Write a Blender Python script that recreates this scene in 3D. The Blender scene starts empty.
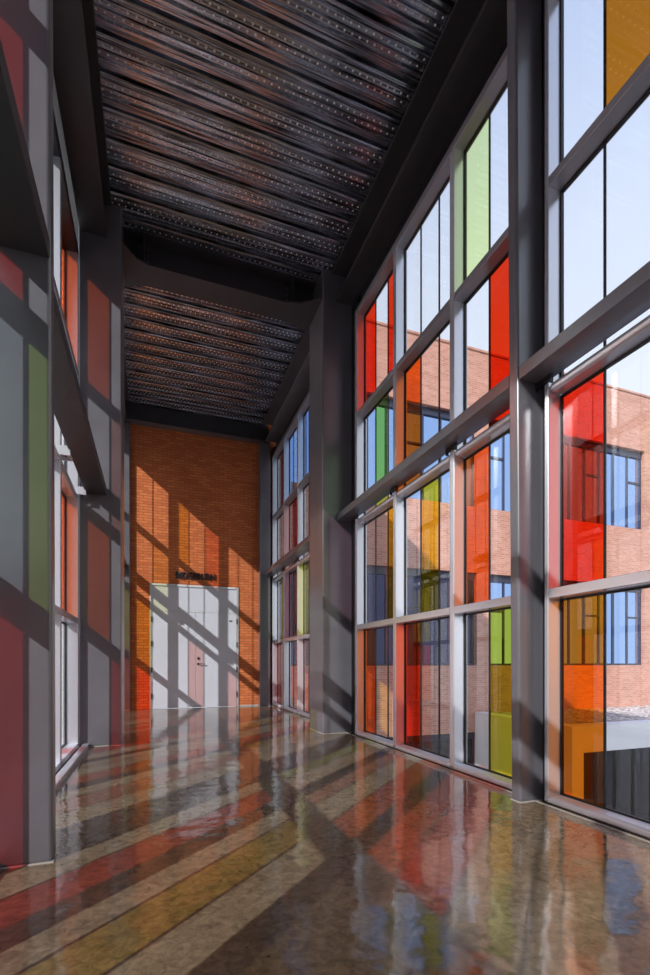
import bpy, bmesh, math, random
from mathutils import Vector, Matrix
random.seed(7)
C = bpy.context.scene.collection
S = bpy.context.scene

# ------------------------------------------------------------------ materials
def new_mat(name):
    m = bpy.data.materials.new(name); m.use_nodes = True
    nt = m.node_tree
    for n in list(nt.nodes): nt.nodes.remove(n)
    out = nt.nodes.new('ShaderNodeOutputMaterial')
    return m, nt, out

def N(nt, t, **kw):
    n = nt.nodes.new(t)
    for k, v in kw.items(): setattr(n, k, v)
    return n

def principled(name, col, rough=.5, metal=0., spec=.5, coat=0., bump=None, noise=None):
    """noise=(scale, amount): gentle value variation; bump=(scale, strength, distance)"""
    m, nt, out = new_mat(name)
    p = N(nt, 'ShaderNodeBsdfPrincipled')
    p.inputs['Base Color'].default_value = (*col, 1)
    p.inputs['Roughness'].default_value = rough
    p.inputs['Metallic'].default_value = metal
    p.inputs['Specular IOR Level'].default_value = spec
    p.inputs['Coat Weight'].default_value = coat
    p.inputs['Coat Roughness'].default_value = .26; p.inputs['Coat IOR'].default_value = 1.75
    tc = N(nt, 'ShaderNodeTexCoord')
    if noise:
        nz = N(nt, 'ShaderNodeTexNoise'); nz.inputs['Scale'].default_value = noise[0]; nz.inputs['Detail'].default_value = 6
        nt.links.new(tc.outputs['Object'], nz.inputs['Vector'])
        r = N(nt, 'ShaderNodeValToRGB')
        a = 1 - noise[1]; b = 1 + noise[1]
        r.color_ramp.elements[0].position = .3; r.color_ramp.elements[1].position = .7
        r.color_ramp.elements[0].color = (*[min(1, x*a) for x in col], 1)
        r.color_ramp.elements[1].color = (*[min(1, x*b) for x in col], 1)
        nt.links.new(nz.outputs['Fac'], r.inputs['Fac'])
        nt.links.new(r.outputs['Color'], p.inputs['Base Color'])
    if bump:
        nb = N(nt, 'ShaderNodeTexNoise'); nb.inputs['Scale'].default_value = bump[0]; nb.inputs['Detail'].default_value = 4
        nt.links.new(tc.outputs['Object'], nb.inputs['Vector'])
        bp = N(nt, 'ShaderNodeBump'); bp.inputs['Strength'].default_value = bump[1]; bp.inputs['Distance'].default_value = bump[2]
        nt.links.new(nb.outputs['Fac'], bp.inputs['Height'])
        nt.links.new(bp.outputs['Normal'], p.inputs['Normal'])
    nt.links.new(p.outputs[0], out.inputs[0])
    return m

def glass(name, T):
    """thin coloured sheet: both faces of the pane tint the light once, reflections by Schlick"""
    m, nt, out = new_mat(name)
    tr = N(nt, 'ShaderNodeBsdfTransparent'); tr.inputs[0].default_value = (*[max(t, 0)**.5 for t in T], 1)
    gl = N(nt, 'ShaderNodeBsdfGlossy'); gl.inputs['Roughness'].default_value = .01; gl.inputs[0].default_value = (1, 1, 1, 1)
    lw = N(nt, 'ShaderNodeLayerWeight'); lw.inputs['Blend'].default_value = .5
    pw = N(nt, 'ShaderNodeMath', operation='POWER'); pw.inputs[1].default_value = 5
    nt.links.new(lw.outputs['Facing'], pw.inputs[0])
    mu = N(nt, 'ShaderNodeMath', operation='MULTIPLY_ADD'); mu.inputs[1].default_value = .92; mu.inputs[2].default_value = .03
    nt.links.new(pw.outputs[0], mu.inputs[0])
    mx = N(nt, 'ShaderNodeMixShader')
    nt.links.new(mu.outputs[0], mx.inputs[0]); nt.links.new(tr.outputs[0], mx.inputs[1]); nt.links.new(gl.outputs[0], mx.inputs[2])
    nt.links.new(mx.outputs[0], out.inputs[0])
    return m

def brick(name, c1, c2, mortar, rough=.85):
    m, nt, out = new_mat(name)
    p = N(nt, 'ShaderNodeBsdfPrincipled'); p.inputs['Roughness'].default_value = rough
    p.inputs['Specular IOR Level'].default_value = .25
    tc = N(nt, 'ShaderNodeTexCoord')
    sx = N(nt, 'ShaderNodeSeparateXYZ'); nt.links.new(tc.outputs['Object'], sx.inputs[0])
    ad = N(nt, 'ShaderNodeMath', operation='ADD'); nt.links.new(sx.outputs[0], ad.inputs[0]); nt.links.new(sx.outputs[1], ad.inputs[1])
    cb = N(nt, 'ShaderNodeCombineXYZ'); nt.links.new(ad.outputs[0], cb.inputs[0]); nt.links.new(sx.outputs[2], cb.inputs[1])
    b = N(nt, 'ShaderNodeTexBrick'); b.offset = .5
    b.inputs['Scale'].default_value = 1; b.inputs['Brick Width'].default_value = .19; b.inputs['Row Height'].default_value = .06
    b.inputs['Mortar Size'].default_value = .007; b.inputs['Mortar Smooth'].default_value = .2
    b.inputs['Color1'].default_value = (*c1, 1); b.inputs['Color2'].default_value = (*c2, 1); b.inputs['Mortar'].default_value = (*mortar, 1)
    nt.links.new(cb.outputs[0], b.inputs['Vector'])
    nz = N(nt, 'ShaderNodeTexNoise'); nz.inputs['Scale'].default_value = 1.3; nz.inputs['Detail'].default_value = 5
    nt.links.new(tc.outputs['Object'], nz.inputs['Vector'])
    hs = N(nt, 'ShaderNodeHueSaturation')
    mr = N(nt, 'ShaderNodeMapRange'); mr.inputs['To Min'].default_value = .8; mr.inputs['To Max'].default_value = 1.2
    nt.links.new(nz.outputs['Fac'], mr.inputs[0]); nt.links.new(mr.outputs[0], hs.inputs['Value'])
    nt.links.new(b.outputs['Color'], hs.inputs['Color'])
    nt.links.new(hs.outputs[0], p.inputs['Base Color'])
    bp = N(nt, 'ShaderNodeBump', invert=True); bp.inputs['Strength'].default_value = .6; bp.inputs['Distance'].default_value = .006
    nt.links.new(b.outputs['Fac'], bp.inputs['Height']); nt.links.new(bp.outputs[0], p.inputs['Normal'])
    nt.links.new(p.outputs[0], out.inputs[0])
    return m

def floor_mat():
    m, nt, out = new_mat('polished_concrete')
    p = N(nt, 'ShaderNodeBsdfPrincipled')
    p.inputs['Roughness'].default_value = .09; p.inputs['IOR'].default_value = 1.72
    p.inputs['Specular IOR Level'].default_value = .62
    tc = N(nt, 'ShaderNodeTexCoord')
    n1 = N(nt, 'ShaderNodeTexNoise'); n1.inputs['Scale'].default_value = 1.1; n1.inputs['Detail'].default_value = 8; n1.inputs['Roughness'].default_value = .62
    n2 = N(nt, 'ShaderNodeTexNoise'); n2.inputs['Scale'].default_value = 22; n2.inputs['Detail'].default_value = 8; n2.inputs['Roughness'].default_value = .7
    n2.inputs['Distortion'].default_value = .6
    for n in (n1, n2): nt.links.new(tc.outputs['Object'], n.inputs['Vector'])
    r1 = N(nt, 'ShaderNodeValToRGB')
    e = r1.color_ramp.elements
    e[0].position = .3; e[0].color = (.135, .105, .070, 1); e[1].position = .72; e[1].color = (.245, .188, .125, 1)
    nt.links.new(n1.outputs['Fac'], r1.inputs['Fac'])
    r2 = N(nt, 'ShaderNodeValToRGB'); e = r2.color_ramp.elements
    e[0].position = .32; e[0].color = (.42, .42, .42, 1); e[1].position = .66; e[1].color = (1.32, 1.28, 1.22, 1)
    nt.links.new(n2.outputs['Fac'], r2.inputs['Fac'])
    mx = N(nt, 'ShaderNodeMix', data_type='RGBA', blend_type='MULTIPLY'); mx.inputs[0].default_value = .85
    nt.links.new(r1.outputs[0], mx.inputs[6]); nt.links.new(r2.outputs[0], mx.inputs[7])
    # hairline cracks and scratches
    vo = N(nt, 'ShaderNodeTexVoronoi', feature='DISTANCE_TO_EDGE'); vo.inputs['Scale'].default_value = .55
    nd = N(nt, 'ShaderNodeTexNoise'); nd.inputs['Scale'].default_value = 2.2; nd.inputs['Detail'].default_value = 4
    nt.links.new(tc.outputs['Object'], nd.inputs['Vector'])
    va = N(nt, 'ShaderNodeVectorMath', operation='MULTIPLY_ADD'); va.inputs[1].default_value = (.5, .5, .5)
    nt.links.new(nd.outputs['Color'], va.inputs[0]); nt.links.new(tc.outputs['Object'], va.inputs[2])
    nt.links.new(va.outputs[0], vo.inputs['Vector'])
    rc = N(nt, 'ShaderNodeValToRGB'); e = rc.color_ramp.elements
    e[0].position = 0; e[0].color = (.62, .6, .58, 1); e[1].position = .0035; e[1].color = (1, 1, 1, 1)
    nt.links.new(vo.outputs['Distance'], rc.inputs['Fac'])
    # dark pits
    vp = N(nt, 'ShaderNodeTexVoronoi'); vp.inputs['Scale'].default_value = 9; nt.links.new(va.outputs[0], vp.inputs['Vector'])
    rp = N(nt, 'ShaderNodeValToRGB'); e = rp.color_ramp.elements
    e[0].position = .04; e[0].color = (.35, .33, .32, 1); e[1].position = .085; e[1].color = (1, 1, 1, 1)
    nt.links.new(vp.outputs['Distance'], rp.inputs['Fac'])
    m2 = N(nt, 'ShaderNodeMix', data_type='RGBA', blend_type='MULTIPLY'); m2.inputs[0].default_value = .8
    nt.links.new(mx.outputs[2], m2.inputs[6]); nt.links.new(rc.outputs[0], m2.inputs[7])
    m3 = N(nt, 'ShaderNodeMix', data_type='RGBA', blend_type='MULTIPLY'); m3.inputs[0].default_value = .8
    nt.links.new(m2.outputs[2], m3.inputs[6]); nt.links.new(rp.outputs[0], m3.inputs[7])
    nt.links.new(m3.outputs[2], p.inputs['Base Color'])
    rr = N(nt, 'ShaderNodeMapRange'); rr.inputs['To Min'].default_value = .025; rr.inputs['To Max'].default_value = .11
    nt.links.new(n2.outputs['Fac'], rr.inputs[0]); nt.links.new(rr.outputs[0], p.inputs['Roughness'])
    nw = N(nt, 'ShaderNodeTexNoise'); nw.inputs['Scale'].default_value = 4.2; nw.inputs['Detail'].default_value = 3
    nt.links.new(tc.outputs['Object'], nw.inputs['Vector'])
    bp = N(nt, 'ShaderNodeBump'); bp.inputs['Strength'].default_value = .3; bp.inputs['Distance'].default_value = .016
    nt.links.new(nw.outputs['Fac'], bp.inputs['Height'])
    bq = N(nt, 'ShaderNodeBump'); bq.inputs['Strength'].default_value = .1; bq.inputs['Distance'].default_value = .002
    nt.links.new(n2.outputs['Fac'], bq.inputs['Height']); nt.links.new(bp.outputs[0], bq.inputs['Normal'])
    nt.links.new(bq.outputs[0], p.inputs['Normal'])
    nt.links.new(p.outputs[0], out.inputs[0])
    return m

def gravel_mat():
    m, nt, out = new_mat('gravel')
    p = N(nt, 'ShaderNodeBsdfPrincipled'); p.inputs['Roughness'].default_value = .95
    tc = N(nt, 'ShaderNodeTexCoord'); vo = N(nt, 'ShaderNodeTexVoronoi'); vo.inputs['Scale'].default_value = 11
    nt.links.new(tc.outputs['Object'], vo.inputs['Vector'])
    r = N(nt, 'ShaderNodeValToRGB'); e = r.color_ramp.elements
    e[0].color = (.28, .22, .2, 1); e[1].color = (.72, .66, .64, 1); e[1].position = .8
    sp = N(nt, 'ShaderNodeSeparateColor'); nt.links.new(vo.outputs['Color'], sp.inputs[0]); nt.links.new(sp.outputs[0], r.inputs[0])
    nt.links.new(r.outputs[0], p.inputs['Base Color'])
    bp = N(nt, 'ShaderNodeBump', invert=True); bp.inputs['Distance'].default_value = .06
    nt.links.new(vo.outputs['Distance'], bp.inputs['Height']); nt.links.new(bp.outputs[0], p.inputs['Normal'])
    nt.links.new(p.outputs[0], out.inputs[0]); return m

def deck_mat():
    m, nt, out = new_mat('galvanised_deck')
    p = N(nt, 'ShaderNodeBsdfPrincipled'); p.inputs['Metallic'].default_value = .92; p.inputs['Roughness'].default_value = .17
    tc = N(nt, 'ShaderNodeTexCoord'); mp = N(nt, 'ShaderNodeMapping'); mp.inputs['Scale'].default_value = (1.0, 34, 1)
    nt.links.new(tc.outputs['Object'], mp.inputs[0])
    nz = N(nt, 'ShaderNodeTexNoise'); nz.inputs['Scale'].default_value = 2; nz.inputs['Detail'].default_value = 5
    nt.links.new(mp.outputs[0], nz.inputs['Vector'])
    r = N(nt, 'ShaderNodeValToRGB'); e = r.color_ramp.elements
    e[0].position = .34; e[0].color = (.13, .14, .16, 1); e[1].position = .62; e[1].color = (.78, .84, .95, 1)
    nt.links.new(nz.outputs['Fac'], r.inputs[0]); nt.links.new(r.outputs[0], p.inputs['Base Color'])
    bp = N(nt, 'ShaderNodeBump'); bp.inputs['Strength'].default_value = .35; bp.inputs['Distance'].default_value = .01
    nt.links.new(nz.outputs['Fac'], bp.inputs['Height']); nt.links.new(bp.outputs[0], p.inputs['Normal'])
    nt.links.new(p.outputs[0], out.inputs[0]); return m

M = {}
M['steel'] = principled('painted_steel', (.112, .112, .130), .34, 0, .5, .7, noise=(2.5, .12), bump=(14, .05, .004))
M['steel_dark'] = principled('dark_steel', (.040, .040, .045), .42, 0, .5, noise=(3, .1))
M['aluminium'] = principled('anodised_aluminium', (.76, .775, .84), .27, .68, .5)
M['aluminium_sill'] = principled('satin_aluminium', (.72, .73, .79), .38, .25, .5)
M['aluminium_shaded'] = principled('shaded_aluminium', (.36, .35, .385), .34, .5, .5)  # shade under the upper transoms and right head, put into the colour
M['black'] = principled('black_gasket', (.008, .008, .01), .5)
M['spandrel'] = principled('black_panel_head_shade', (.012, .012, .014), .5)
M['brick_in'] = brick('interior_brick', (.47, .115, .034), (.62, .18, .055), (.28, .10, .05))
M['brick_out'] = brick('facade_brick', (.47, .21, .15), (.60, .30, .225), (.58, .38, .31))
M['white'] = principled('white_render', (.90, .905, .92), .7, noise=(2, .03))
M['cladding'] = principled('white_cladding', (.92, .925, .935), .6)
M['door'] = principled('grey_white_door_paint', (.53, .55, .62), .42, noise=(1.5, .03))
M['door_frame'] = principled('door_frame_paint', (.54, .58, .60), .4)
M['chrome'] = principled('brushed_chrome', (.6, .6, .62), .25, 1)
M['dark_metal'] = principled('dark_metal', (.03, .03, .035), .4, .3)
M['sealant'] = principled('pale_sealant', (.36, .34, .32), .6)
M['deck'] = deck_mat()
M['deck_dot'] = principled('perforation_rim', (.9, .9, .92), .3, .35)
M['floor'] = floor_mat()
M['gravel'] = gravel_mat()
M['paving'] = principled('paving', (.30, .29, .28), .9, noise=(.4, .2))
M['plaster'] = principled('grey_plaster', (.30, .29, .29), .8)
M['window_frame'] = principled('navy_window_frame', (.03, .035, .07), .4)
M['coated_glass'] = principled('blue_coated_glass', (.36, .53, .88), .03, 1)
M['coated_low'] = principled('dark_blue_coated_glass', (.045, .052, .10), .03, 1)
M['dark_glass'] = principled('dark_glass', (.055, .058, .07), .04, .9)
M['interior_dark'] = principled('dark_interior', (.03, .022, .018), .6)
M['roofing'] = principled('roofing', (.2, .2, .2), .9)

GC = {  # overall transmission of each colour of glass
 'clear': ((.94, .955, .96), 'clear'), 'red': ((.86, .040, .008), 'red'), 'orange': ((.88, .17, .012), 'orange'),
 'amber': ((.88, .235, .012), 'amber'), 'ochre': ((.55, .19, .012), 'ochre orange'), 'yellow': ((.86, .62, .02), 'yellow'),
 'lime': ((.84, .95, .46), 'pale lime green'), 'chartreuse': ((.84, .76, .06), 'yellow green'), 'green': ((.50, .86, .17), 'green'),
 'pink': ((.80, .42, .36), 'pale pink'), 'plum': ((.30, .08, .12), 'plum'), 'olive': ((.46, .68, .14), 'olive green'),
 'mist': ((.60, .70, .76), 'pale blue'), 'wine': ((.55, .05, .05), 'wine red'), 'rouge': ((.82, .045, .035), 'soft red'), 'gold': ((.74, .63, .12), 'golden'), 'mauve': ((.52, .32, .40), 'mauve'), 'straw': ((.84, .84, .50), 'straw yellow'), 'umber': ((.22, .18, .14), 'dark brown'), 'smoke': ((.46, .40, .34), 'smoky brown'), 'vermilion': ((.95, .15, .035), 'orange red'), 'blue': ((.42, .60, .88), 'light blue'),
}
for k, (t, n) in GC.items(): M['glass_' + k] = glass('glass_' + n.replace(' ', '_'), t)

# ------------------------------------------------------------------ mesh helpers
def bm_box(bm, x0, x1, y0, y1, z0, z1, lean=0., leany=0.):
    vs = [bm.verts.new((x - lean*z, y - leany*z, z)) for z in (z0, z1) for y in (y0, y1) for x in (x0, x1)]
    for f in ((0, 2, 3, 1), (4, 5, 7, 6), (0, 1, 5, 4), (2, 6, 7, 3), (0, 4, 6, 2), (1, 3, 7, 5)):
        bm.faces.new([vs[i] for i in f])
    return vs

def prism(bm, pts, axis, a0, a1):
    """extrude a 2-D outline along an axis; pts are the other two coordinates in xyz order"""
    def P(p, a):
        if axis == 'x': return (a, p[0], p[1])
        if axis == 'y': return (p[0], a, p[1])
        return (p[0], p[1], a)
    A = [bm.verts.new(P(p, a0)) for p in pts]; B = [bm.verts.new(P(p, a1)) for p in pts]
    n = len(pts)
    bm.faces.new(A[::-1]); bm.faces.new(B)
    for i in range(n): bm.faces.new([A[i], A[(i+1) % n], B[(i+1) % n], B[i]])

def link(name, bm, mat, parent=None, bevel=0, seg=2, smooth=False):
    bmesh.ops.recalc_face_normals(bm, faces=bm.faces[:])
    me = bpy.data.meshes.new(name); bm.to_mesh(me); bm.free()
    for m in (mat if isinstance(mat, list) else [mat]): me.materials.append(m)
    o = bpy.data.objects.new(name, me); C.objects.link(o)
    if parent:
        o.parent = parent
        o.matrix_parent_inverse = Matrix.Translation(-parent.location)
    if bevel:
        b = o.modifiers.new('edge', 'BEVEL'); b.width = bevel; b.segments = seg; b.limit_method = 'ANGLE'; b.angle_limit = .6
        b.harden_normals = True
    if smooth or bevel:
        for p in me.polygons: p.use_smooth = True
    return o

def box(name, dims, mat, parent=None, bevel=0, seg=2, lean=0, label=None):
    bm = bmesh.new(); bm_box(bm, *dims, lean=lean)
    o = link(name, bm, mat, parent, bevel, seg)
    if label: o['label'] = label
    return o

def boxes(name, lst, mat, parent=None, bevel=0):
    bm = bmesh.new()
    for d in lst: bm_box(bm, *d)
    return link(name, bm, mat, parent, bevel)

def tag(o, label, cat, kind=None, group=None):
    o['label'] = label; o['category'] = cat
    if kind: o['kind'] = kind
    if group: o['group'] = group
    return o

def empty(name, loc=(0, 0, 0)):
    o = bpy.data.objects.new(name, None); C.objects.link(o); o.location = loc
    o.empty_display_size = .2
    return o

def cyl(bm, c, r, h, axis='z', seg=16, r2=None):
    rot = {'z': Matrix(), 'x': Matrix.Rotation(math.pi/2, 4, 'Y'), 'y': Matrix.Rotation(math.pi/2, 4, 'X')}[axis]
    bmesh.ops.create_cone(bm, cap_ends=True, segments=seg, radius1=r, radius2=r if r2 is None else r2, depth=h,
                          matrix=Matrix.Translation(c) @ rot)

# ------------------------------------------------------------------ layout (metres)
YB = 10.93            # brick end wall
Y0 = -3.0             # wall behind the camera
ZD = 6.57             # underside of the roof deck
SILL, T1, T2, T3, HEAD = (0., .06), (1.455, 1.525), (2.905, 2.972), (4.365, 4.43), (5.78, 5.86)

# ---- floor, walls, ceiling
o = box('floor', (-.98, 2.80, Y0, YB + .02, -.35, 0), M['floor']); tag(o, 'glossy brown polished concrete floor streaked with coloured light', 'floor', 'structure')

bm = bmesh.new()
DX0, DX1, DZ = -.066, 1.852, 2.735
for d in ((-.95, DX0, YB, YB+.3, -.3, 6.75), (DX1, 2.78, YB, YB+.3, -.3, 6.75), (DX0, DX1, YB, YB+.3, DZ, 6.75)):
    bm_box(bm, *d)
o = link('wall_back', bm, M['brick_in']); tag(o, 'orange brick end wall of the corridor around the pale double door', 'wall', 'structure')
o = box('wall_rear', (-1.0, 2.85, Y0-.2, Y0, -.3, 6.75), M['plaster']); tag(o, 'plain grey wall closing the near end of the corridor', 'wall', 'structure')

def deck(name, y0, y1, label):
    """ribbed, perforated steel roof deck; the ribs run across the corridor"""
    bm = bmesh.new()
    per = .30
    prof = [(0, 0), (.003, .06), (.022, .06), (.026, .012), (.060, .004), (.064, .012), (.069, .012), (.073, .002), (.104, -.004), (.108, -.014), (.114, -.014), (.118, -.002),
            (.124, .008), (.130, .008), (.134, -.004), (.182, -.008), (.186, .010), (.194, .010), (.198, -.008), (.246, -.004), (.252, .010), (.258, .010), (.262, -.012), (.268, -.012), (.272, 0), (.284, .004), (.290, -.004)]
    x0, x1 = -.63, 2.53
    pts = []
    n = int(math.ceil((y1 - y0)/per))
    for i in range(n):
        for (py, pz) in prof:
            y = y1 - i*per - py
            if y < y0: break
            pts.append((y, ZD + pz + .004))
    A = [bm.verts.new((x0, y, z)) for y, z in pts]; B = [bm.verts.new((x1, y, z)) for y, z in pts]
    for i in range(len(pts)-1): bm.faces.new([A[i], B[i], B[i+1], A[i+1]])
    o = link(name, bm, M['deck']); o['kind'] = 'structure'; o['label'] = label; o['category'] = 'ceiling'
    # pressed perforation rims along both webs of every rib
    bm = bmesh.new()
    for i in range(n):
        for (py, pz, sl) in ((.158, -.006, -.08), (.222, -.006, .08)):
            y = y1 - i*per - py
            if y < y0 + .05: continue
            nv = Vector((0, -sl, -1)).normalized()
            x = x0 + .17 + (.036 if sl > 0 else 0)
            while x < x1 - .16:
                c = Vector((x, y, ZD + pz + .004)) + nv*.0005
                u = Vector((1, 0, 0)); w = nv.cross(u)
                r = .0105
                vs = [bm.verts.new(c + u*r*math.cos(a) + w*r*math.sin(a)) for a in (0, 1.047, 2.094, 3.1416, 4.189, 5.236)]
                ce = bm.verts.new(c + nv*.006)
                for k in range(6): bm.faces.new([vs[k], vs[(k+1) % 6], ce])
                x += .073
    d = link('perforation_rims', bm, M['deck_dot'], o); d['kind'] = 'stuff'
    return o
deck('ceiling', Y0, 6.70, 'dark ribbed metal roof deck of the nearer bays with perforated ribs')
deck('ceiling.001', 6.86, YB - .01, 'dark ribbed metal roof deck of the far bay before the brick wall')
o = box('roof', (-1.2, 3.05, Y0 - .2, YB - .005, 6.75, 6.95), M['roofing']); tag(o, 'flat roof slab over the corridor', 'roof', 'structure')

# ---- steel frame
def column(label, x0, x1, y0, y1, z1, lean=0, bevel=.02, plate=True, group=None):
    e = empty('steel_column', ((x0+x1)/2, (y0+y1)/2, 0))
    box('shaft', (x0, x1, y0, y1, 0, z1), M['steel'], e, bevel, 3, lean)
    bm = bmesh.new(); g = .004
    bm_box(bm, x0-g, x1+g, y0-g, y1+g, 0, .006); link('base_seal', bm, M['sealant'], e)
    tag(e, label, 'column', 'thing', group)
    return e
column('near left steel column crossed by red, grey and green light', -.80, -.472, 2.69, 2.79, 6.11, .003)
column('tall slim grey steel column on the right between the two nearest glazed bays', 2.465, 2.72, 2.69, 2.785, 6.11, .008)
column('middle left steel column with red and lavender light on it', -.83, -.36, 6.25, 6.87, 6.56)
column('broad dark steel column on the right beyond the second glazed bay', 2.245, 2.725, 6.25, 6.87, 6.56)
column('steel column in the far left corner against the brick wall', -.72, -.455, 10.82, YB-.02, 6.1)
column('steel column in the far right corner against the brick wall', 2.315, 2.56, 10.72, YB-.02, 6.1)

def rail(label, x0, x1, y0, y1, z0=3.02, z1=3.115):
    o = box('steel_beam', (x0, x1, y0, y1, z0, z1), M['steel'] if x0 > 0 else M['steel_dark'], None, .006, 2); tag(o, label, 'beam', 'thing'); return o  # left rails get a darker steel: their underside shade is in the colour
rail('horizontal steel rail crossing the nearest right glazing, ending at the slim column', 2.45, 2.665, Y0, 2.688)
rail('horizontal steel rail across the middle right glazing between slim and broad columns', 2.45, 2.665, 2.79, 6.249)
rail('horizontal steel rail across the far right glazing, meeting the corner column', 2.42, 2.64, 6.88, 10.714)
rail('horizontal steel rail in the upper left corner, running to the near left column', -.725, -.484, Y0, 2.688)
rail('horizontal steel rail on the left between the near and middle columns', -.755, -.525, 2.792, 6.249)
rail('horizontal steel rail on the left hidden behind the middle left column', -.755, -.525, 6.88, 10.81)

def ibeam_y(label, side, y0, y1):
    s = 1 if side == 'r' else -1
    cx = 2.61 if s > 0 else -.668
    bm = bmesh.new()
    h = .172 if s > 0 else .146
    pts = [(cx-h, 6.13), (cx+h, 6.13), (cx+h, 6.155), (cx+.012, 6.155), (cx+.012, 6.522), (cx+h+.05, 6.522), (cx+h+.05, 6.547), (cx-h-.05, 6.547), (cx-h-.05, 6.522), (cx-.012, 6.522), (cx-.012, 6.155), (cx-h, 6.155)]
    prism(bm, pts, 'y', y0, y1)
    o = link('roof_beam', bm, M['steel_dark'] if y0 < 6 else M['steel']); tag(o, label, 'beam', 'thing'); return o  # light and shade in the colour: near beams darker, far-bay beams lighter
ibeam_y('deep dark roof edge beam above the nearer right glazing', 'r', Y0, 6.249)
ibeam_y('dark roof edge beam above the far right glazing', 'r', 6.871, YB-.21)
ibeam_y('deep dark roof edge beam along the left side up to the middle column', 'l', Y0, 6.249)
ibeam_y('dark roof edge beam on the left beyond the middle column', 'l', 6.871, YB-.21)

# cross beam between the middle columns, flange splayed out at both ends
e = empty('cross_beam', (.95, 6.7, 6.13))
xl, xr = -.3592, 2.2442
bm = bmesh.new()
pts = [(xl, 6.26), (xl+.16, 6.45), (xl+.30, 6.50), (xr-.45, 6.50), (xr-.25, 6.45), (xr, 6.26), (xr, 6.98), (xr-.25, 6.90), (xr-.45, 6.87), (xl+.30, 6.87), (xl+.16, 6.90), (xl, 7.0)]
prism(bm, pts, 'z', 6.13, 6.155)
link('flange', bm, M['steel_dark'], e)
boxes('web', [(xl, xr, 6.68, 6.70, 6.155, 6.55)], M['steel_dark'], e)
boxes('stiffener', [(xl+.24, xl+.255, 6.52, 6.86, 6.155, 6.55)], M['steel_dark'], e)
boxes('stiffener', [(xr-.36, xr-.345, 6.52, 6.86, 6.155, 6.55)], M['steel_dark'], e)
boxes('top_flange', [(xl, xr, 6.52, 6.86, 6.54, 6.555)], M['steel_dark'], e)
bm = bmesh.new()
for x in (xl+.20, xl+.30, xr-.40, xr-.30):
    for z in (6.22, 6.30, 6.38, 6.46): cyl(bm, (x, 6.672, z), .014, .016, 'y', 6)
link('splice_bolts', bm, M['steel'], e)['kind'] = 'stuff'
tag(e, 'dark steel cross beam with splayed ends under the roof deck, mid corridor', 'beam', 'thing')
e = empty('cross_beam', (.95, 10.85, 6.13))
boxes('flange', [(-.66, 2.55, 10.75, YB-.003, 6.13, 6.15)], M['steel'], e)
boxes('web', [(-.66, 2.55, 10.86, 10.88, 6.15, 6.55)], M['steel_dark'], e)
tag(e, 'dark steel cross beam along the top of the brick end wall', 'beam', 'thing')

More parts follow.
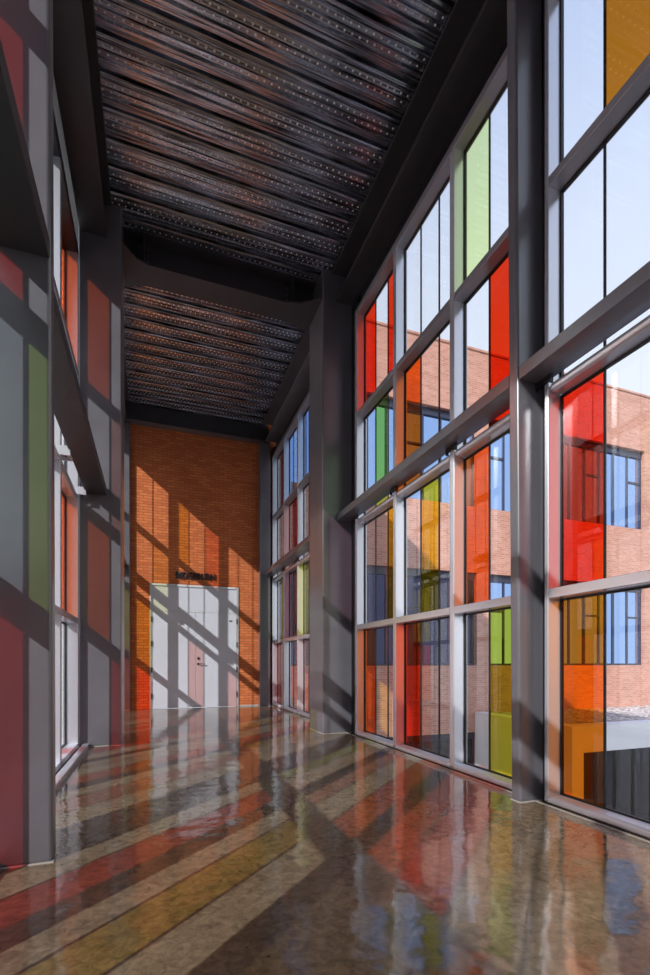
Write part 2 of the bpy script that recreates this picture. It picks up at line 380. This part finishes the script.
# ------------------------------------------------------------------ curtain wall windows
ROWS = {'1': (SILL[1], T1[0]), '2': (T1[1], T2[0]), '3': (T2[1], T3[0]), '4': (T3[1], HEAD[0])}
MW = .07
def window(name, side, mull, ya, yb, colours, label):
    """mull: near faces of the mullions (ascending); cells run between them and to ya / yb.
    colours[row] = list per cell of lists of pane colours from near to far"""
    if side == 'r': xi, xg, s = 2.62, 2.74, 1
    else: xi, xg, s = -.822, -.952, -1
    def X(a, b): return (min(a, b), max(a, b))
    yc = yb
    if yb - (mull[-1] + MW) < .4: yb = mull[-1] + (MW if name != 'window_1' else .036)
    root = empty(name, (xg, (ya+yb)/2, 0)); tag(root, label, 'window', 'structure')
    alu = M['aluminium']
    # sill and head
    bm = bmesh.new(); x0, x1 = X(xi, xg + s*.04); bm_box(bm, x0, x1, ya, yb, .008, SILL[1])
    link('sill', bm, M['aluminium_sill'], root, .022 if side == 'r' else .006, 3)
    if side == 'l': box('sill_curb', (-.775, -.712, ya, yb, 0, .048), alu, root, .004)
    bm = bmesh.new(); x0, x1 = X(xi, xg + s*.03); bm_box(bm, x0, x1, ya, yb, *HEAD); link('head', bm, M['aluminium_shaded'] if side == 'r' else M['spandrel'], root, .006)  # left head coloured black to stand in for its unlit underside
    x0, x1 = X(xg - s*.02, xg + s*.05); box('spandrel', (x0, x1, ya, yb, HEAD[1], 6.53), M['spandrel'], root)
    if yc > yb + .005:
        x0, x1 = X(xi + s*.05, xg + s*.02); box('closure', (x0, x1, yb+.001, yc, 0, 6.1), M['spandrel'], root)
    for ym in mull:
        x0, x1 = X(xi, xg + s*.03)
        mw = MW if not (name == 'window_1' and ym == mull[-1]) else .036
        box('mullion', (x0, x1, ym, ym+mw, SILL[1]*.3, HEAD[0]+.01), alu, root, .006)
        bx0, bx1 = X(xi - s*.0, xi + s*(-.04 if side == 'r' else .04) * 1)
        # cleat tying the mullion to the steel rail
        a = 2.60 if side == 'r' else -.735
        bx0, bx1 = X(a, xi + s*.01)
        b = boxes('bracket', [(bx0, bx1, ym-.03, ym+MW+.03, 2.985, 3.018), (bx0, bx1, ym-.036, ym-.028, 2.96, 3.05), (bx0, bx1, ym+MW+.028, ym+MW+.036, 2.96, 3.05)], alu if side == 'l' else M['dark_metal'], root)
        bm = bmesh.new()
        for q in (.018, .055): cyl(bm, ((bx0+bx1)/2, ym - .002 + q, 2.982), .009, .012, 'z', 6)
        link('bolt', bm, M['dark_metal'], b)
    edges = []
    ys = [ya] + [m for m in mull if ya < m < yb]
    cells = []
    prev = ya
    for m in mull:
        if m - prev > .25: cells.append((prev, m))
        prev = m + MW
    if yb - prev > .25: cells.append((prev, yb))
    for ci, (a, b) in enumerate(cells):
        for (z0, z1), nm, bv in ((T1, 'transom', .006), (T2, 'transom', .032), (T3, 'transom', .006)):
            x0, x1 = X(xi if nm and (z0 != T2[0]) else xi+s*.0, xg + s*.03)
            box(nm, (x0, x1, a-.001, b+.001, z0, z1), M['aluminium_shaded'] if z0 == T3[0] else alu, root, bv, 4)
        for rk, (z0, z1) in ROWS.items():
            cols = colours[rk][ci] if ci < len(colours[rk]) else ['clear']*3
            # module: three panes; narrow or cut cells take what fits
            n = len(cols); g = .012
            x0, x1 = xg - .012, xg + .012
            bm = bmesh.new()
            for d in ((a, b, z0, z0+g), (a, b, z1-g, z1)): bm_box(bm, x0, x1, d[0], d[1], d[2], d[3])
            for d in ((a, a+g), (b-g, b)): bm_box(bm, x0, x1, d[0], d[1], z0+g, z1-g)
            link('gasket', bm, M['black'], root)
            w = (b - a)/n; ed = [a + i*w for i in range(n+1)]
            if b - a < .9 and n == 3:      # cut cell: whole panes from the far mullion, the rest takes what is left
                ed = [a, b - .694, b - .347, b]
            for i, cname in enumerate(cols):
                p0 = ed[i] + (g if i == 0 else .006); p1 = ed[i+1] - (g if i == n-1 else .006)
                p = box('glass_pane', (xg-.005, xg+.005, p0, p1, z0+g, z1-g), M['glass_'+cname], root)
                if cname != 'clear': p['label'] = GC[cname][1] + ' glass pane'
                if i: box('pane_joint', (xg-.007, xg+.007, p0-.012, p0, z0+g, z1-g), M['black'], root)
    return root

c_ = 'clear'
CCC = [c_, c_, c_]
R_NEAR = [-2.96, -1.85, -.74, .37, 1.48, 2.59]
window('window_1', 'r', R_NEAR, Y0, 2.86, {
 '1': [CCC, [c_, 'red', c_], CCC, [c_, c_, c_], [c_, c_, 'amber'], [c_]],
 '2': [CCC, [c_, 'yellow', c_], [c_, 'green', c_], [c_, c_, 'orange'], [c_, c_, 'red'], [c_]],
 '3': [CCC, CCC, ['red', c_, c_], CCC, [c_, c_, c_], [c_]],
 '4': [CCC, CCC, CCC, [c_, 'lime', c_], [c_, 'ochre', c_], [c_]]},
 'nearest right glazing with amber, red and orange panes, cut by the photo edge')
window('window_2', 'r', [3.70, 4.815, 5.92], 2.865, 6.22, {
 '1': [['chartreuse', 'chartreuse', c_], ['clear', c_, 'red'], [c_, c_, 'orange'], [c_]],
 '2': [[c_, c_, 'orange'], [c_, 'yellow', c_], ['yellow', c_, c_], [c_]],
 '3': [['red', 'red', c_], [c_, c_, 'orange'], [c_, 'green', c_], [c_]],
 '4': [[c_, c_, 'lime'], CCC, ['red', c_, 'red'], [c_]]},
 'middle right glazing with red, orange, yellow and green panes between two columns')
window('window_3', 'r', [7.68, 8.71, 9.735, 10.765], 6.90, YB-.005, {
 '1': [CCC, [c_, c_, 'pink'], [c_, c_, c_], [c_, c_, 'wine']],
 '2': [CCC, [c_, 'chartreuse', 'chartreuse'], [c_, 'plum', 'plum'], [c_, 'olive', 'mist']],
 '3': [CCC, [c_, 'pink', c_], [c_, 'wine', 'pink'], [c_, c_, c_]],
 '4': [CCC, [c_, c_, 'blue'], [c_, 'mist', 'blue'], [c_, 'plum', 'mist']]},
 'narrow-looking far right glazing with lime and plum panes beside the brick wall')
window('window_4', 'l', [-2.94, -2.0, -1.2, .50, 1.60, 2.69], Y0, 2.80, {
 '1': [CCC, ['umber', 'umber', 'umber'], ['umber', 'umber', 'umber'], [c_, 'gold', c_], ['rouge', c_, 'rouge']],
 '2': [CCC, ['gold', c_, c_], [c_, c_, 'rouge', 'vermilion'], ['orange', c_, 'pink'], ['clear', 'olive', 'mist']],
 '3': [CCC, CCC, CCC, [c_, c_, 'orange'], [c_, c_, 'rouge']],
 '4': [CCC, CCC, CCC, CCC, ['orange', c_, 'rouge']]},
 'left glazing nearest the camera, mostly hidden behind the near left column')
window('window_5', 'l', [3.94, 5.05, 6.16], 2.805, 6.24, {
 '1': [['clear', 'pink', c_], ['orange', c_, c_], [c_, 'rouge', c_]],
 '2': [[c_, c_, 'gold'], ['rouge', c_, c_], ['gold', c_, 'vermilion']],
 '3': [[c_, 'smoke', 'smoke'], [c_, 'straw', c_], [c_, 'pink', c_]],  # smoke panes, here and in the row above, added to dim the broad column
 '4': [['mauve', 'smoke', 'smoke'], [c_, c_, c_], [c_, c_, 'vermilion']]},
 'left glazing glimpsed as white and orange slivers between near and middle columns')
window('window_6', 'l', [7.60, 8.63, 9.65, 10.68], 6.90, YB-.005, {
 '1': [[c_, 'rouge', c_], [c_, c_, 'pink'], ['pink', c_, c_], [c_, 'vermilion', 'vermilion']],
 '2': [[c_, 'orange', c_], [c_, c_, 'pink'], [c_, 'pink', c_], [c_, 'gold', 'gold']],
 '3': [CCC, [c_, c_, c_], [c_, c_, c_], ['straw', c_, c_]],
 '4': [CCC, [c_, c_, c_], ['pink', c_, 'gold'], [c_, c_, c_]]},
 'far left glazing behind the middle column, colouring the brick wall')

# pale sealant line where floor meets the right glazing
o = boxes('trim_1', [(2.596, 2.606, 2.80, 6.24, 0, .006), (2.596, 2.606, Y0, 2.68, 0, .006), (2.596, 2.606, 6.89, 10.73, 0, .006)], M['sealant']); tag(o, 'thin pale sealant line along the foot of the right glazing', 'trim', 'structure')
o = boxes('baseboard_back', [(DX1+.03, 2.31, YB-.012, YB-.001, 0, .03)], M['sealant']); tag(o, 'thin pale strip at the foot of the brick wall right of the door', 'baseboard', 'structure')

# ------------------------------------------------------------------ double door
d = empty('door_1', ((DX0+DX1)/2, YB, 0)); tag(d, 'pale grey double door with a solid overpanel in the brick end wall', 'door', 'structure')
fw = .045
boxes('door_frame', [(DX0, DX0+fw, YB-.03, YB+.12, 0, DZ), (DX1-fw, DX1, YB-.03, YB+.12, 0, DZ), (DX0+fw, DX1-fw, YB-.03, YB+.12, DZ-fw, DZ), (DX0+fw, DX1-fw, YB-.012, YB+.12, 2.135, 2.165)], M['door_frame'], d, .004)
box('overpanel', (DX0+fw, DX1-fw, YB-.008, YB+.05, 2.168, DZ-fw-.003), M['door'], d)
mid = .893
for (a, b, act) in ((DX0+fw+.004, mid-.002, False), (mid+.002, DX1-fw-.004, True)):
    lf = box('door_leaf', (a, b, YB-.015, YB+.04, .008, 2.13), M['door'], d, .003)
    xh = a - .012 if not act else b + .012
    for z in (.28, .85, 1.42, 1.95):
        bm = bmesh.new(); cyl(bm, (xh, YB-.036, z), .013, .12, 'z', 10); link('hinge', bm, M['dark_metal'], lf)
    if act:
        bm = bmesh.new(); cyl(bm, (a+.06, YB-.021, .98), .026, .012, 'y', 16); link('escutcheon', bm, M['dark_metal'], lf)
        bm = bmesh.new(); cyl(bm, (a+.06, YB-.04, .98), .010, .05, 'y', 12); bm_box(bm, a+.052, a+.205, YB-.072, YB-.056, .970, .990); link('handle', bm, M['chrome'], lf, .004)
        bm = bmesh.new(); cyl(bm, (a+.06, YB-.023, 1.10), .026, .016, 'y', 16); bm_box(bm, a+.054, a+.066, YB-.05, YB-.03, 1.09, 1.14); link('thumb_turn', bm, M['dark_metal'], lf)
        box('name_tag', (b-.16, b-.09, YB-.019, YB-.015, 1.945, 1.975), M['black'], lf)

# sign letters above the door
cu = bpy.data.curves.new('lettering', 'FONT'); cu.body = 'RIDGEBURN'; cu.size = .205; cu.extrude = .02; cu.align_x = 'LEFT'; cu.space_character = 1.02; cu.offset = .004
to = bpy.data.objects.new('lettering_tmp', cu); C.objects.link(to)
bpy.context.view_layer.update()
dg = bpy.context.evaluated_depsgraph_get()
me = bpy.data.meshes.new_from_object(to.evaluated_get(dg)); bpy.data.objects.remove(to)
xs = [v.co.x for v in me.vertices]; wd = max(xs) - min(xs)
for v in me.vertices:
    x, y, z = v.co
    v.co = ((x - min(xs))*.85/wd, -z - .021, y)
me.materials.clear(); me.materials.append(M['dark_metal'])
me.name = 'sign_lettering'
sg = bpy.data.objects.new('sign_lettering', me); C.objects.link(sg); sg.location = (.472, YB, 2.875)
tag(sg, 'dark raised sign letters mounted on brick above the double door', 'sign')

# ------------------------------------------------------------------ outside
o = box('ground', (-120, 160, -120, 160, -5.2, -5.0), M['paving']); tag(o, 'grey paved ground far below the corridor', 'ground', 'structure')

B = empty('office_building', (10, YB, -5)); tag(B, 'salmon brick building with bands of blue windows outside the right glazing', 'building', 'thing')
bw = YB + .02
U = (5.36, 7.93); L = (.93, 3.52); G = (-4.6, -.93)
XW = [(2.98, 8.52), (8.94, 15.15), (16.6, 22.0)]
bm = bmesh.new(); th = .3
xa, xb, top = 2.80, 23.5, 9.72
xcuts = [xa] + [v for w in XW for v in w] + [xb]
for i in range(0, len(xcuts), 2): bm_box(bm, xcuts[i], xcuts[i+1], bw, bw+th, -5, top)
for (a, b) in XW:
    for z0, z1 in ((-5, G[0]), (G[1], L[0]), (L[1], U[0]), (U[1], top)): bm_box(bm, a, b, bw, bw+th, z0, z1)
bm_box(bm, -.94, xa, bw, bw+th, 7.0, top)
bm_box(bm, -.94, xa, bw, bw+th, -5, -.36)
bm_box(bm, xb-.3, xb, bw+th, bw+12, -5, top)
link('brick_wall', bm, M['brick_out'], B)
boxes('parapet_coping', [(-.94, xb+.03, bw-.03, bw+th+.05, top, top+.06)], M['brick_out'], B)
bm = bmesh.new()
x = -14.0
while x < -1.0:
    for z0 in (-5, -2.6, -.2, 2.2, 4.6, 7.0):
        bm_box(bm, x+.006, min(x+1.3, -.96)-.006, bw+.0, bw+.2, z0+.006, z0+2.394)
    x += 1.3
link('cladding_panels', bm, M['cladding'], B)
boxes('backing', [(-14, -.96, bw+.2, bw+.25, -5, 9.4), (xa, xb-.3, bw+1.6, bw+1.7, -5, top)], M['interior_dark'], B)
for (a, b) in XW:
    for bi, (z0, z1) in enumerate((U, L, G)):
        f = .055; yq = bw + .13
        n = max(2, int(round((b-a)/1.14)))
        lst = [(a, b, yq, yq+.09, z0, z0+f), (a, b, yq-.02, yq+.09, z1-.2, z1), (a, a+f, yq, yq+.09, z0+f, z1-.2), (b-f, b, yq, yq+.09, z0+f, z1-.2)]
        for i in range(1, 2*n):
            xm = a + (b-a)*i/(2*n); hw = .032 if i % 2 == 0 else .022
            lst.append((xm-hw, xm+hw, yq, yq+.08, z0+f, z1-.2))
        zt = z0 + (z1-z0)*.60
        for i in range(0, 2*n, 3):
            x0_, x1_ = a + (b-a)*i/(2*n), a + (b-a)*(i+1)/(2*n)
            lst.append((x0_+.03, x1_-.03, yq, yq+.075, zt-.03, zt+.03))
        fr = boxes('window', lst, M['window_frame'], B)
        bm = bmesh.new()
        for i in range(2*n):
            x0_, x1_ = a + (b-a)*i/(2*n), a + (b-a)*(i+1)/(2*n)
            t = random.uniform(-.006, .006)
            vs = bm_box(bm, x0_, x1_, yq+.035, yq+.045, z0+f, z1-.19)
            for v in vs: v.co.y += t*(v.co.x - x0_) + random.uniform(-.0015, .0015)
        link('pane', bm, (M['coated_glass'], M['coated_low'] if a < 8 else M['coated_glass'], M['dark_glass'])[bi], fr)

# white entrance block at the foot of the building
P = empty('entrance_block', (12, 7.7, -5)); tag(P, 'low white entrance block with dark glazed opening against the brick building', 'building', 'thing')
ex0, ex1, ey0, ey1, ez = 8.45, 20.5, 7.70, bw-.002, -.37
oz = -.95; lg = .33
bm = bmesh.new()
for dd in ((ex0, ex0+lg, ey0, ey1, -5, ez), (ex1-lg, ex1, ey0, ey1, -5, ez), (ex0+lg, ex1-lg, ey0, ey0+.35, oz, ez), (ex0+lg, ex1-lg, ey0+.35, ey1, oz, -.52)):
    bm_box(bm, *dd)
link('white_frame', bm, M['white'], P)
lst = []
x = ex0 + lg + .42
i = 0
while x < ex1 - lg - .1:
    wv = .16 if i % 2 == 0 else .06
    lst.append((x, x+wv, ey0+.55, ey0+.67, -5, oz)); x += .62; i += 1
lst.append((ex0+lg, ex1-lg, ey0+.56, ey0+.64, -3.1, -3.02))
fr = boxes('glazing_frame', lst, M['dark_metal'], P)
box('glazing', (ex0+lg, ex1-lg, ey0+.60, ey0+.615, -5, oz), M['dark_glass'], fr)
box('back_panel', (ex0+lg, ex1-lg, ey1-.1, ey1-.004, -5, oz), M['interior_dark'], P)
bm = bmesh.new()
nx, ny = 90, 22
gx0, gx1, gy0, gy1 = ex0+lg+.01, ex1-lg-.01, ey0+.36, ey1-.01
V = [[bm.verts.new((gx0+(gx1-gx0)*i/nx, gy0+(gy1-gy0)*j/ny, -.43 + random.uniform(-.02, .03) + .03*j/ny)) for j in range(ny+1)] for i in range(nx+1)]
for i in range(nx):
    for j in range(ny): bm.faces.new([V[i][j], V[i+1][j], V[i+1][j+1], V[i][j+1]])
bm_box(bm, gx0, gx1, gy0, gy1, -.515, -.47)
o = link('gravel', bm, M['gravel']); tag(o, 'pale loose gravel on top of the white entrance block', 'gravel', 'stuff')

# ------------------------------------------------------------------ light
w = bpy.data.worlds.new('sky'); S.world = w; w.use_nodes = True
nt = w.node_tree
for n in list(nt.nodes): nt.nodes.remove(n)
out = N(nt, 'ShaderNodeOutputWorld'); bg = N(nt, 'ShaderNodeBackground')
tc = N(nt, 'ShaderNodeTexCoord'); sx = N(nt, 'ShaderNodeSeparateXYZ'); nt.links.new(tc.outputs['Generated'], sx.inputs[0])
rp = N(nt, 'ShaderNodeValToRGB'); e = rp.color_ramp.elements
e[0].position = 0; e[0].color = (.95, .98, 1.03, 1); e[1].position = 1; e[1].color = (.36, .52, .95, 1)
k = e.new(.35); k.color = (.92, .965, 1.04, 1); k = e.new(.62); k.color = (.78, .87, 1.06, 1)
nt.links.new(sx.outputs[2], rp.inputs[0]); nt.links.new(rp.outputs[0], bg.inputs[0]); bg.inputs[1].default_value = 1.06
nt.links.new(bg.outputs[0], out.inputs[0])

sl = bpy.data.lights.new('sun', 'SUN'); sl.energy = 4.6; sl.angle = math.radians(.53); sl.color = (1.0, .965, .93)
so = bpy.data.objects.new('sun', sl); C.objects.link(so)
so.rotation_euler = Vector((1.07, 1.0, -.864)).to_track_quat('-Z', 'Y').to_euler(); so.location = (-20, -20, 20)

# ------------------------------------------------------------------ camera
cam = bpy.data.cameras.new('camera'); co = bpy.data.objects.new('camera', cam); C.objects.link(co)
cam.sensor_fit = 'AUTO'; cam.sensor_width = 36; cam.lens = 472/975*36; cam.shift_y = (663-487.5)/975; cam.clip_start = .02; cam.clip_end = 500
co.location = (0, 0, 1.0); co.rotation_euler = (math.pi/2, 0, -math.radians(20.022))
S.camera = co

S.view_settings.view_transform = 'Standard'; S.view_settings.look = 'None'; S.view_settings.gamma = 1
S.view_settings.use_curve_mapping = False
S.view_settings.exposure = 0.0
S.cycles.transparent_max_bounces = 24
S.cycles.max_bounces = 10; S.cycles.diffuse_bounces = 3; S.cycles.glossy_bounces = 5
